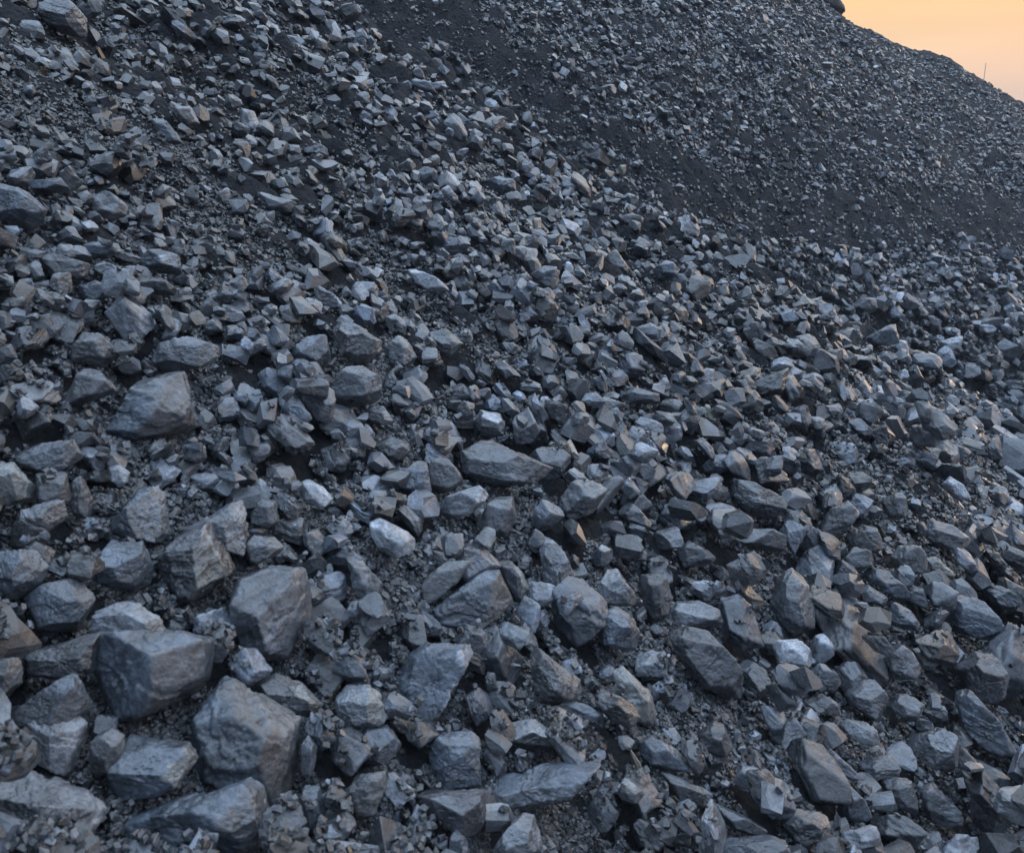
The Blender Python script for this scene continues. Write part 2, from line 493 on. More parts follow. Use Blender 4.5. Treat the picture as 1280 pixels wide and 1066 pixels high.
PROTO_A = [make_proto(9, True, 100 + k) for k in range(40)]
PROTO_S = []
def make_worn(seed):
    nn = rng.integers(9, 14)
    N = rng.normal(size=(nn, 3)); N /= np.linalg.norm(N, axis=1, keepdims=True)
    N = np.concatenate([N, np.array([[1, .15, 0], [-1, 0, .15], [0, 1, .1], [.1, -1, 0], [0, .15, 1], [.1, 0, -1.]])])
    N /= np.linalg.norm(N, axis=1, keepdims=True)
    D = np.concatenate([rng.uniform(.62, 1.05, nn), rng.uniform(.8, 1.0, 6)])
    P, T, which = plane_rock(N, D, np.ones(3), 3, p=160, rough=rng.uniform(.03, .055))
    c = 0.5 * (P.max(0) + P.min(0))
    P = (P - c) / (0.5 * np.ptp(P, axis=0))
    fid = which[T[:, 0]]
    return P, T, fid
PROTO_W = [make_worn(k) for k in range(60)]
PROTO_B = [make_proto(6, False, 300 + k) for k in range(40)]
PROTO_C = [make_proto(2, False, 500 + k) for k in range(20)]

# ------------------------------------------------------------------ the stones that can be told apart in the photograph
# handle | tone[>tone of faces turned right, ^tone of upper faces] | outline
HEROTXT = """
pale mottled boulder with a black gap under it|p|-20,945 0,947 62,972 110,982 135,1007 130,1040 90,1052 45,1040 -20,1038
big smooth bluish slab with a pointed tip|b>w^b|138,1036 212,1010 282,980 305,970 330,990 338,1030 332,1078 150,1078
heart-shaped whitish lump|P|29,920 50,890 82,890 110,910 105,940 95,970 75,962 42,947
long grey lump over the heart-shaped one|m^b|0,903 38,875 85,842 105,841 117,865 117,888 100,905 60,905 25,910
large block with a jagged ledge across its face|b>w|117,815 134,786 178,796 213,803 254,801 268,820 264,855 220,882 161,916 134,906 118,855
dark lump behind the ledged block|d|28,812 75,795 126,790 122,840 85,852 35,842
grey lump cut by the picture edge|w|-18,825 18,821 28,840 29,855 0,877 -18,872
small chunk wedged beside the heart-shaped lump|m>p|112,950 117,915 135,908 157,922 157,942 140,962 120,972
two-toned block with a pitted warm side|b>c|155,922 190,917 242,925 250,938 245,960 232,985 215,995 160,1004 132,985 128,972
tall bluish boulder with a rusty right rim|b>w|268,844 309,854 343,872 376,899 378,920 371,968 367,1009 350,1002 299,965 247,961 237,906 257,861
big rounded block with a flat front|m^m|286,795 287,742 300,720 340,706 380,706 391,730 392,770 385,805 360,832 335,840 305,828
boulder with a bright cream cracked face|d>c|197,729 200,704 215,674 250,659 265,651 278,674 295,704 295,724 265,745 245,760 215,752
shiny lump behind the cream-faced boulder|m>p|225,664 270,634 292,624 308,644 312,669 300,696 282,690 250,670
squared block with a pale band along its foot|b^b|107,706 135,674 185,676 192,694 185,724 175,736 135,741 108,735
bluish triangular lump with a striped right face|b>p|132,656 175,609 195,606 210,629 215,664 207,679 170,672 140,669
smooth blue lump at the picture edge|b|-18,700 0,690 37,686 62,714 57,724 15,752 -18,748
downward pointing slate slab|b^m|30,752 60,724 87,720 117,746 120,759 105,784 77,791 50,772
speckled domed lump|p|110,786 120,760 144,751 172,755 199,772 208,790 190,799 150,801
mottled warm grey lump|w^p|15,655 28,639 57,624 80,627 85,649 72,664 42,686 12,684
pale cracked boulder at the picture edge|c|-18,578 25,576 42,594 47,621 28,632 -18,628
dark lumpy slab over a hollow|m|17,571 50,554 95,549 105,566 97,581 72,595 40,592
dark upright slab|d|85,609 102,594 112,610 117,629 115,646 97,649
small bright blue chunk|p|135,582 148,580 163,592 160,602 150,609 137,597
massive dark boulder with a brown right side|b>w^m|124,504 138,492 195,478 202,464 238,464 250,511 248,528 232,541 188,553 141,555 131,531
layered slab capping the massive boulder|m|190,447 195,432 240,420 272,432 275,447 260,460 232,467 200,465
rounded grey boulder beside the layered slab|w|87,447 92,432 107,415 135,417 150,432 147,447 132,460 100,457
dark boulder touching the massive one|d^m|82,487 100,460 130,464 150,487 132,494 107,510 87,507
flat oval dark pebble under a striped slab|d|169,360 180,348 205,347 222,362 218,370 180,369
slab with a bright striped end|b>P|162,337 185,318 205,311 226,322 228,340 190,343
blue oval pebble|b|100,312 115,302 148,304 153,318 140,324 105,322
pale lump below the blue oval pebble|p|115,338 130,326 150,333 160,345 140,354 130,348
dark slab beside the blue oval pebble|d|49,325 65,316 113,327 112,345 90,352 55,342
upright grey block with square shoulders|w|61,350 75,340 90,340 93,370 85,378 65,365
light grey lump with a smooth top|b|97,360 120,350 143,360 135,373 110,380 98,374
wide blue slab at the picture edge|b|-14,228 20,230 60,267 58,272 30,287 -14,282
lens-shaped slab above a black hollow|b|25,235 40,225 80,222 88,235 75,242 40,242
rounded lump with an orange fleck|m>p|113,245 130,238 150,243 160,255 158,268 135,278 118,265
large dark purple grey boulder high on the slope|m|45,12 65,-4 95,-2 108,15 110,38 100,50 75,48 48,38
pale upright shard|p|300,150 303,135 318,138 328,165 322,172 308,168
chunk with a smooth blue face|b|188,150 205,148 222,165 228,180 210,182
rough lump leaning on the blue-faced chunk|w|213,140 240,132 250,155 232,163
slab with a thin lit top edge|d^p|321,247 330,240 355,249 371,253 366,266 340,268
big warm grey boulder with a ridge down its front|w|415,415 430,402 448,406 478,428 477,445 465,455 437,461 418,445
pointed lump with a lit side|m>p|480,437 497,419 512,430 522,447 508,462 488,462
speckled boulder below the ridged boulder|m|404,497 430,462 455,457 477,475 478,492 460,505 425,512 408,508
blue grey lump beside the speckled boulder|b|362,440 385,420 410,418 414,440 400,463 375,457
small dark cube above the blue grey lump|d^m|347,398 350,382 365,380 377,405 360,410
wedge with a striped bright side|d>P|392,362 400,357 420,368 430,380 425,388 395,378
flat pale slab lit from the sky|P|510,338 520,336 555,353 562,364 537,367 520,360
grey chunk at the rim of the fine slack|m|476,400 490,392 508,405 507,418 490,420
dark wedge with a cream side|d>c|455,515 465,506 480,507 492,525 485,532 460,529
lump with a bright banded top|m^P|590,532 600,512 625,518 632,535 620,549 600,547
brownish lump with a flat right face|w|468,557 490,545 505,550 514,563 505,575 490,577
brown grey boulder with sharp edges|w|530,592 545,572 560,572 575,590 580,602 555,615 535,612
blue grey boulder behind the sharp-edged one|b|495,592 515,575 535,580 540,615 515,620 500,607
bright wedge over a black hollow|p>P|550,642 552,625 575,612 600,606 611,620 600,632 580,645 560,649
bright speckled oval lump|P|461,652 475,647 500,658 519,675 518,690 495,698 475,687 463,667
bright whitish chunk near the fine slack|P|373,605 385,599 402,608 417,625 408,635 390,633 376,622
pale lump with a long tail|p|432,692 442,692 460,713 478,718 479,735 465,760 455,750 440,720
big striated blue slab|b>w|526,768 575,735 605,713 628,712 642,740 640,760 605,790 580,800 545,785
brown lump behind the striated slab|w|522,745 535,720 560,700 590,702 575,725 545,750 527,757
lump with a yellowish right edge|d>c|618,700 640,700 655,715 664,738 655,755 643,747
broad flat boulder with a fine crack|m|572,562 590,550 630,552 660,568 692,585 680,600 650,612 600,610 575,592
rounded lump under the broad flat boulder|m|595,657 615,622 640,620 645,650 635,672 610,672
dark lump above the big rounded block|m>p|303,692 320,668 340,670 356,685 345,697 315,709
light lump with a level top|p|313,639 325,622 345,625 350,650 335,660 315,652
big faceted boulder with a bright cap|b>P|494,862 515,820 540,802 585,805 592,830 575,860 550,895 520,920 500,892
glinting nubbly lump|p>c|418,874 430,858 460,855 480,875 485,895 470,910 440,912 420,897
round blue lump below the glinting one|b|443,932 460,905 490,905 502,925 495,945 470,958 447,954
tall smooth flat slab|b|536,930 548,914 580,913 600,930 602,965 600,985 570,990 545,975 536,957
brownish angular block in shadow|w|435,977 455,965 480,963 484,985 470,1010 452,1024 435,1022
long dark boat-shaped slab|m^b|608,990 620,968 655,962 700,962 745,950 752,957 725,985 700,1005 660,1013 625,1007
grey peaked lump at the bottom edge|m|455,1070 458,1042 475,1030 490,1040 501,1070
upright blue post-like lump|b|372,1002 380,980 400,982 408,1015 400,1040 378,1040
pale lump squeezed beside the rusty-rimmed boulder|p|376,930 385,918 397,930 395,950 388,970 376,967
warm speckled lump over the rusty-rimmed boulder|w>c|320,852 345,841 370,850 390,862 406,880 395,893 375,895 340,872
smooth blue cone at the bottom edge|b|560,1072 562,1045 570,1035 582,1045 588,1072
dark block under the tall smooth slab|d^m|520,987 560,990 605,985 608,1030 595,1048 570,1040 530,1012
pale upright slab bedded in fine slack|c|765,842 780,830 800,850 815,870 820,895 812,910 797,900 780,872
thin tan splinter|o|786,938 791,934 800,955 815,975 815,990 806,990 795,965
big dark wedge with a warm top edge|d>w|835,797 860,780 885,785 912,815 930,850 930,870 910,875 870,847 845,822
crumbly lump below the pale upright slab|b>p|798,927 815,918 835,930 862,958 850,965 815,957 800,942
lump with a bright crust over a black gap|d^p|826,964 850,972 880,985 885,1005 865,1010 840,992
warm grey blunt boulder|w|662,832 680,808 700,830 725,850 728,870 700,880 675,877
dark knob in the fine slack|d|870,917 890,900 905,905 917,935 905,946 880,942
pale boulder at the bottom edge|p|615,1070 635,1030 650,1015 668,1020 675,1050 680,1072
flat blue green slab|b|692,882 705,872 735,880 757,895 755,910 735,905 705,895
broad blue slab at the bottom edge|b|880,1060 920,1048 965,1043 985,1055 990,1078 880,1078
curved bowl-shaped slab|m^b|890,1007 905,1003 930,1022 960,1035 955,1046 925,1046 900,1032
dark lump with a whitish crest|d^P|635,902 660,897 690,915 700,930 680,937 635,937
bright lump with rounded corners|P|965,814 972,800 1000,798 1015,815 1012,832 988,838 970,830
tilted block with a smooth grey top|m|1008,852 1025,828 1040,832 1052,850 1040,862 1025,866
dark-fronted block with a pale corner|d>p|1003,877 1030,866 1045,875 1052,895 1040,893 1020,892
big facetted lump below the tilted block|m|1055,862 1075,850 1100,848 1112,865 1105,885 1098,903 1080,893 1058,877
fine-grained dark lump touching the facetted one|m|1107,882 1120,866 1140,868 1157,885 1145,900 1115,904
lump with a dark triangular notch|m>w|1100,822 1125,805 1140,815 1152,838 1140,847 1125,850 1108,840
warm pale lump beside the notched one|c|1140,810 1160,808 1175,825 1168,835 1152,833
large dark coarse block|d|1192,832 1215,813 1245,815 1262,840 1260,865 1235,880 1205,867 1195,852
huge pale speckled slab|b|1193,870 1210,860 1225,875 1250,900 1272,940 1255,948 1235,940 1200,912
roundish lump with pale bands|m^p|1133,947 1150,915 1180,908 1200,925 1198,950 1185,965 1160,954
bluish pyramid with a rusty pale side|b>c|1046,1012 1052,974 1062,980 1080,1000 1091,1020 1075,1028 1055,1024
long bluish splinter above the pyramid|p|1032,947 1040,935 1060,955 1078,972 1065,976 1045,967
hollow-faced grey lump|m|1103,982 1120,970 1140,972 1148,1000 1145,1018 1125,1010 1108,997
triangular slab with an engraved groove|m|1212,987 1218,982 1255,1010 1265,1025 1250,1038 1225,1042 1214,1022
slanted block beside the hollow-faced lump|m|1148,987 1162,978 1190,1000 1205,1025 1195,1035 1160,1027
light oblong lump below the facetted one|p|1048,907 1060,898 1085,900 1098,915 1100,933 1085,930 1055,920
speckled wide lump above the hollow-faced one|m|1072,957 1090,945 1115,942 1127,960 1120,973 1085,976
dusty dark mound-like lump|d|975,1027 990,1010 1020,1015 1040,1030 1035,1055 1000,1059
big dark lump with a pale lip|d>m|1020,667 1040,635 1060,625 1075,640 1065,655 1045,675 1025,679
dark rounded wedge with a thin cream rim|d>w|1055,674 1080,655 1095,658 1105,680 1100,690 1080,692 1058,682
warm grey lump with a domed top|w|1113,697 1125,682 1145,680 1160,700 1160,712 1140,718 1120,714
dark squarish block with a mossy tint|w|1100,632 1110,618 1125,615 1135,635 1125,650 1108,647
long pale-topped slab split by a groove|b|1078,720 1090,708 1110,710 1135,738 1138,752 1120,750 1095,732
small brick-like block|m|1073,737 1085,730 1110,745 1108,758 1090,756 1075,750
flat chunk with a peach glow|c>o|1155,697 1170,695 1195,718 1190,725 1165,717
pale lump in the loose gravel|P|1177,602 1185,595 1200,603 1213,622 1200,626 1182,614
wide bright blue slab|b|1178,747 1210,743 1235,755 1245,775 1260,795 1235,800 1205,797 1180,782
tall dark coarse block with a warm shoulder|m>w|962,747 972,715 985,709 1010,730 1020,760 1015,785 985,795 965,777
smooth grey triangular lump|m|1042,707 1065,683 1085,690 1092,705 1070,716
broad grey lump with a crease|m|1150,667 1165,648 1190,655 1215,675 1205,685 1170,688
blue lump below the grooved slab|b|1105,777 1115,752 1135,760 1150,780 1140,788 1115,786
smooth oval boulder with a darker hollow|b|740,792 745,765 762,757 785,770 800,790 798,810 775,815 750,807
long lump with a level pale top|m^p|833,772 845,752 880,750 900,760 905,780 880,786 845,780
pale granular lump|p|742,742 755,715 775,710 795,740 795,755 780,758 750,752
two-faced boulder dark one side|d>m|797,742 805,718 830,715 842,745 835,770 822,777 805,762
tall rounded lump with fine ridges|m|674,692 685,678 705,685 722,720 715,740 700,748 680,737
clean-edged rectangular block|m^p|872,637 880,627 905,627 922,635 921,652 895,658 875,652
large rough boulder behind the rectangular block|m|912,622 915,597 940,600 975,620 985,635 965,650 930,642
cushion-shaped lump|b|876,582 890,567 910,567 914,585 900,593 880,593
wedge with a peach-coloured side|m>o|772,642 790,628 803,640 815,655 812,662 790,654
small round bright lump|b^P|738,692 750,680 765,685 767,700 755,710 740,707
overhanging dark slab above a black gap|d^m|905,672 930,658 965,660 985,670 975,690 940,687
lump with a cream spot|m>p|845,692 860,675 880,685 895,700 880,710 855,709
small block with a lit top|w^p|783,687 790,675 810,690 808,700 790,702
tan upright flake|o|665,275 667,272 677,272 677,290 671,294 667,290
thin orange flake|o|827,367 830,363 836,364 837,375 833,380 829,377
cream chip with a dark cleft|y|880,509 882,505 887,506 892,520 890,527 883,519
diamond-shaped slab with a pale top|d^p|740,512 755,495 782,505 770,516 755,519
flattened lump beside the diamond-shaped slab|m|773,497 795,483 825,492 825,503 800,506
finely layered blue lump|b|787,412 810,403 827,410 827,425 800,426
bright flake on the dark far rubble|P|1172,427 1185,422 1204,420 1203,432 1188,440 1178,438
small bright flake above the bright one|P|1222,407 1235,404 1247,412 1240,418 1228,416
bluish white flake at the rim of the gravel|P|1245,402 1260,397 1270,403 1262,410
heap-like blocky lump with stepped sides|b|1078,422 1100,410 1122,405 1125,428 1105,432 1085,429
striated round-backed lump|m|1060,387 1075,372 1095,372 1098,388 1080,394
large grey lump at the gravel's edge|m|1252,549 1270,538 1290,545 1290,565 1268,561
dark blunt lump at the picture edge|d|1245,697 1258,680 1280,690 1292,705 1280,716
yellow flake|y|772,214 774,207 783,206 783,216 777,221
chunk with a white and tan face|p>o|512,94 520,84 530,92 532,101 522,99
smooth bluish flat slab|b|510,106 520,98 535,105 545,117 530,117
pale kite-shaped slab|P|549,240 560,232 573,245 572,252 555,251
layered blue slab with a dark underside|b|605,227 625,220 645,225 645,239 625,243
blue square-faced lump|b|518,217 530,208 546,213 547,226 530,231
lump with a yellow fleck|w>y|495,210 510,198 520,208 515,218 500,216
slab overhanging a reddish black hollow|d^m|772,274 790,266 805,272 803,281 780,283
narrow pointed wedge|w|755,322 770,312 787,335 785,343 765,337
slab with a sharp lit corner|m>p|663,342 680,332 700,335 699,360 690,365 670,352
blue grey block on the shoulder|b|815,337 830,325 850,340 840,351 820,351
"""
HERO = [l.split('|') for l in HEROTXT.strip().splitlines() if l.strip()]

def tri_normal(P, T):
    n = np.cross(P[T[:, 1]] - P[T[:, 0]], P[T[:, 2]] - P[T[:, 0]])
    return n / (np.linalg.norm(n, axis=1, keepdims=True) + 1e-12)

RIGHT = np.array([1., 0, 0]); UPC = np.array([0, SP, CP]); TOW = np.array([0, -CP, SP])   # camera axes in the world
CAMB = np.stack([RIGHT, UPC, TOW], 1)

class Grid:
    def __init__(s, x0, x1, y0, y1, c):
        s.x0, s.y0, s.c = x0, y0, c
        s.nx, s.ny = int((x1 - x0) / c), int((y1 - y0) / c)
        gx, gy = np.meshgrid(x0 + (np.arange(s.nx) + .5) * c, y0 + (np.arange(s.ny) + .5) * c, indexing='ij')
        s.h = terrain_z(gx, gy)
        s.t0 = s.h.copy()
        s.hero = np.zeros(s.h.shape, bool)
    def inside(s, x, y, m=0.0):
        return (x > s.x0 + m) & (x < s.x0 + s.nx * s.c - m) & (y > s.y0 + m) & (y < s.y0 + s.ny * s.c - m)
    def ij(s, x, y):
        return (np.clip(((x - s.x0) / s.c).astype(int), 0, s.nx - 1), np.clip(((y - s.y0) / s.c).astype(int), 0, s.ny - 1))
    def stamp(s, P, hero=False):
        i, j = s.ij(P[:, 0], P[:, 1])
        up = P[:, 2] > s.h[i, j] + 0.004
        if hero: s.hero[i[up], j[up]] = True
        np.maximum.at(s.h, (i, j), P[:, 2])
    def patch(s, x, y, r):
        i0, i1 = int((x - r - s.x0) / s.c), int((x + r - s.x0) / s.c) + 1
        j0, j1 = int((y - r - s.y0) / s.c), int((y + r - s.y0) / s.c) + 1
        if i0 < 0 or j0 < 0 or i1 > s.nx or j1 > s.ny: return None
        return i0, i1, j0, j1
GN = Grid(-6.0, 7.0, -0.3, 9.6, 0.009)
GFAR = Grid(-14, 34, 8.6, 31, 0.06)

HMAP = np.full((540, 700), 99.0)                       # depth of the big stones, 2 px cells from (-60,-10)
def hmap_stamp(poly, c, Z):
    q = (poly - c) * 0.94 + c
    x0, y0 = np.floor((q.min(0) + (60, 10)) / 2).astype(int); x1, y1 = np.ceil((q.max(0) + (60, 10)) / 2).astype(int)
    x0, y0, x1, y1 = max(x0, 0), max(y0, 0), min(x1, 699), min(y1, 539)
    gx, gy = np.meshgrid(np.arange(x0, x1 + 1) * 2 - 60, np.arange(y0, y1 + 1) * 2 - 10)
    ins = np.zeros(gx.shape, bool)
    for k in range(len(q)):
        (ax_, ay), (bx, by) = q[k], q[(k + 1) % len(q)]
        cr_ = ((ay > gy) != (by > gy)) & (gx < (bx - ax_) * (gy - ay) / (by - ay + 1e-12) + ax_)
        ins ^= cr_
    sub = HMAP[y0:y1 + 1, x0:x1 + 1]
    sub[ins] = np.minimum(sub[ins], Z)
def hidden_by_or_before(P):
    u, v, Z = project(P)
    i = ((np.asarray(v) + 10) / 2).astype(int); j = ((np.asarray(u) + 60) / 2).astype(int)
    good = (i >= 0) & (i < 540) & (j >= 0) & (j < 700)
    return good & (HMAP[np.clip(i, 0, 539), np.clip(j, 0, 699)] < 98)
def inmap(u, v):
    i = ((v + 10) / 2).astype(int); j = ((u + 60) / 2).astype(int)
    good = (i >= 0) & (i < 540) & (j >= 0) & (j < 700)
    return good & (HMAP[np.clip(i, 0, 539), np.clip(j, 0, 699)] < 98)
placed = []      # dict per individual stone
hero_px = []
def centroid(poly):
    x, y = poly[:, 0], poly[:, 1]
    xn, yn = np.roll(x, -1), np.roll(y, -1)
    cr = x * yn - xn * y
    A = cr.sum() / 2
    return ((x + xn) * cr).sum() / (6 * A), ((y + yn) * cr).sum() / (6 * A), A
POLYS = [np.array([[float(c) for c in q.split(',')] for q in ln[2].split()]) for ln in HERO]
CENT = np.array([centroid(p) for p in POLYS])
_P0, _Z0 = march(CENT[:, 0], CENT[:, 1])
_th = []
for poly, (cx, cy, A), z in zip(POLYS, CENT, _Z0):
    ev = np.sqrt(np.maximum(np.linalg.eigvalsh(np.cov((poly - (cx, cy)).T)), 1))
    _th.append(np.sqrt(abs(A) / math.pi) * z / F * np.clip(0.45 + 0.5 * ev[0] / ev[1], 0.5, 0.95))
_ls, _ = local_size(_P0[:, 0], _P0[:, 1], _P0[:, 2])
_small = np.array(_th) / _Z0 * F <= 30
_pale = np.array([l[1].strip()[0] in 'Poyp' or 'flake' in l[0] for l in HERO])
_P1, _Z1 = march(CENT[:, 0], CENT[:, 1], np.nan_to_num(_ls) * np.where(_small, np.where(_pale, .40, .15), 0) + np.array(_th) * np.where(np.array(_th) / _Z0 * F > 30, 0.5, 0.95))
for ln, poly, (cx, cy, A), P1, Z1, th in zip(HERO, POLYS, CENT, _P1, _Z1, _th):
    handle, tone = ln[0].strip(), ln[1].strip()
    if not np.isfinite(Z1): continue
    rel = poly - (cx, cy)
    if A < 0: rel = rel[::-1]
    half_px = np.sqrt(abs(A) / math.pi)
    Z = Z1; m = Z / F
    N, D = [], []
    e = np.roll(rel, -1, 0) - rel
    for k in range(len(rel)):
        L = np.hypot(*e[k])
        if L < 1.0: continue
        nx, ny = e[k][1] / L, -e[k][0] / L
        d = rel[k][0] * nx + rel[k][1] * ny
        if d < 0.5:
            continue
        tl = rng.uniform(-0.25, 0.35)
        v = np.array([nx, -ny, tl]); s = np.linalg.norm(v)
        N.append(v / s); D.append(1.04 * d * m / s)
    hp = half_px * m
    def sup(v):
        return max(0.25 * half_px * np.hypot(v[0], v[1]), (rel[:, 0] * v[0] - rel[:, 1] * v[1]).max()) * m
    for v in ((rng.normal(0, .18), .75, rng.uniform(.5, .85)), (-.75, rng.normal(-.1, .2), rng.uniform(.5, .9)),
              (.72, rng.normal(-.05, .2), rng.uniform(.5, .9)), (rng.normal(0, .2), -.8, rng.uniform(.4, .7))):
        v = np.array(v) / np.linalg.norm(v)
        N.append(v); D.append(sup(v) * rng.uniform(.95, 1.03) + v[2] * th * rng.uniform(0, .25))
    v = np.array([rng.normal(0, .22), rng.normal(.02, .2), 1.0]); v /= np.linalg.norm(v)
    N.append(v); D.append(th * rng.uniform(.75, .95) + .35 * sup(v) * np.hypot(v[0], v[1]))
    N.append(np.array([0, .05, -1.0])); D.append(.85 * th)
    for k in range(7):
        v = rng.normal(size=3); v[2] = abs(v[2]); v /= np.linalg.norm(v)
        N.append(v); D.append(sup(v) * rng.uniform(.95, 1.05) + v[2] * th * rng.uniform(.25, .75))
    half = np.array([np.ptp(rel[:, 0]) / 2, np.ptp(rel[:, 1]) / 2, th / m]) * m
    sub = 6 if half_px > 27 else (5 if half_px > 11 else 4)
    N, D = np.array(N), np.array(D)
    lay = None
    if rng.random() < 0.6:
        lv = np.array([rng.normal(0, .3), 1.0, rng.normal(.3, .3)]); lay = (lv / np.linalg.norm(lv), rng.uniform(3, 6))
    Pl, T, which = plane_rock(N, D, half, sub, p=rng.uniform(80, 140), rough=rng.uniform(.035, .06), layer=lay)
    base = np.array(TONES[tone[0]]) * rng.uniform(.88, 1.12)
    ft = base[None] * rng.uniform(.75, 1.25, (len(N), 1))
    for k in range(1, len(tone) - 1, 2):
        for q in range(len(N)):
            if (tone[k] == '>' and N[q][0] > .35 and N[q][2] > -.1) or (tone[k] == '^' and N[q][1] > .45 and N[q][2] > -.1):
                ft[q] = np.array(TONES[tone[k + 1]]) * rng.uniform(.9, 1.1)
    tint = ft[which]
    Wp = Pl @ CAMB.T
    cen = P1
    for it in range(2):                                         # true width and height of the stone
        pu, pv, _z = project(Wp + cen)
        fx = np.ptp(poly[:, 0]) / np.ptp(pu); fy = np.ptp(poly[:, 1]) / np.ptp(pv)
        Pl = Pl * np.array([np.clip(fx, .8, 1.5), np.clip(fy, .8, 1.5), np.clip(math.sqrt(fx * fy), .9, 1.3)])
        Wp = Pl @ CAMB.T
        pu, pv, _z = project(Wp + cen)
        cen = cen + (RIGHT * ((poly[:, 0].max() + poly[:, 0].min()) - (pu.max() + pu.min())) - UPC * ((poly[:, 1].max() + poly[:, 1].min()) - (pv.max() + pv.min()))) * 0.5 * m
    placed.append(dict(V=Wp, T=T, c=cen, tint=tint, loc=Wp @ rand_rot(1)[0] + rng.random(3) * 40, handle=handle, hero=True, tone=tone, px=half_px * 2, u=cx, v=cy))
    hmap_stamp(poly, np.array([cx, cy]), Z)
    (GN if cen[1] < 9.2 else GFAR).stamp(Wp + cen, True)

# ------------------------------------------------------------------ rubble, dropped onto the heap from large to small
gu, gv = np.meshgrid(np.arange(-602, 2000, 4.0), np.arange(-110, 1660, 4.0))
HP, HZ = march(gu.ravel(), gv.ravel())
HZ_ALL = HZ.copy()
ok = np.isfinite(HZ) & (HZ < 45) & (HP[:, 2] > FLOOR + .05) & (HP[:, 1] < YR + 1)
_lz = np.log(np.where(ok, HZ, np.nan)).reshape(gu.shape)
_gz = np.zeros_like(_lz); _gz[1:-1] = (_lz[2:] - _lz[:-2]) / 8.0
GRADZ = np.clip(np.nan_to_num(_gz.ravel()[ok]), -.05, .05)
HP, HZ, HU, HV = HP[ok], HZ[ok], gu.ravel()[ok], gv.ravel()[ok]
HS, HF = zone(np.clip(HU, 0, 1280), np.clip(HV, 0, 1066))
rk = smooth(19, 24.5, HP[:, 1])
HS = HS * (1 - 0.22 * smooth(9, 12, HP[:, 1]))
HS = HS * (1 - 0.45 * rk)
HF = np.maximum(HF, 0.75 * rk)
inframe = (HU > -40) & (HU < 1320) & (HV > -40) & (HV < 1100)
# part of the heap that the camera does not see gets a coarser cover
GR = [1.25, 1.0, .78, .6, .46, .35, .26, .19, .14, .10, .07]
CR = [.16, .32, .42, .50, .56, .62, .75, .90, 1.1, 1.2, 1.3]
CFI = [.002, .008, .015, .03, .06, .14, .28, .42, .50, .50, .50]
stones = dict(P=[], s=[], m=[])
for g, c1, c2 in zip(GR, CR, CFI):
    spx = HS * g
    thr = np.where(HV < 420, 2.5, 1.9)
    good = (spx > thr) & (inframe | (spx > 8.5))
    cov = c1 * (1 - HF) + c2 * HF
    cov = cov * np.where(HF > .93, .38, 1.0)
    lam = cov * 16.0 / (0.62 * spx ** 2) * good
    n = rng.poisson(lam)
    i = np.repeat(np.arange(len(HP)), n)
    u = HU[i] + rng.uniform(-2, 2, len(i)); v = HV[i] + rng.uniform(-2, 2, len(i))
    zi = HZ[i] * np.exp(GRADZ[i] * (v - HV[i]) + rng.uniform(-3, 3, len(i)) * np.abs(GRADZ[i]))
    d = rays(u, v) * zi[:, None]
    s = HS[i] * g * HZ[i] / F * np.exp(rng.normal(0, .16, len(i)))
    stones['P'].append(np.stack([d[:, 0], d[:, 1], d[:, 2] + CAMZ], -1)); stones['s'].append(s); stones['m'].append(s * F / HZ[i])
gk = (HU > -25) & (HU < 1305) & (HV > -25) & (HV < 1090)
n = rng.poisson((.30 + .55 * HF) * np.where(HF > .93, .30, 1.0) * 16.0 / (.62 * 8.5) * gk)
i = np.repeat(np.arange(len(HP)), n)
px_ = np.exp(rng.uniform(math.log(1.7), math.log(4.6), len(i)))
u = HU[i] + rng.uniform(-2, 2, len(i)); v = HV[i] + rng.uniform(-2, 2, len(i))
zi = HZ[i] * np.exp(GRADZ[i] * (v - HV[i]) + rng.uniform(-3, 3, len(i)) * np.abs(GRADZ[i]))
d = rays(u, v) * zi[:, None]
stones['P'].append(np.stack([d[:, 0], d[:, 1], d[:, 2] + CAMZ], -1)); stones['s'].append(px_ * HZ[i] / F); stones['m'].append(px_)
SPt = np.concatenate(stones['P']); SS_ = np.concatenate(stones['s']); SM = np.concatenate(stones['m'])
# unseen flanks of the gully, behind the shoulder, for other viewpoints
nx_ = 5000
ex, ey = rng.uniform(-8, 12, nx_), rng.uniform(6.8, 11.5, nx_)
i, j = GN.ij(ex, ey)
ez = base_z(ex, ey)
eu, ev_, eZ = project(np.stack([ex, ey, ez], -1))
ZMAP = np.where(ok, HZ_ALL, 1e9).reshape(gu.shape)
ii = np.clip(((ev_ + 110) / 4).astype(int), 0, gu.shape[0] - 1); jj = np.clip(((eu + 602) / 4).astype(int), 0, gu.shape[1] - 1)
emp = eZ > ZMAP[ii, jj] * 1.06 + 0.2
es = np.exp(rng.normal(math.log(.07), .4, nx_))
SPt = np.concatenate([SPt, np.stack([ex, ey, ez], -1)[emp]]); SS_ = np.concatenate([SS_, es[emp]]); SM = np.concatenate([SM, np.full(emp.sum(), 6.0)])
order = np.argsort(-SM)
SPt, SS_, SM = SPt[order], SS_[order], SM[order]
n = len(SS_)
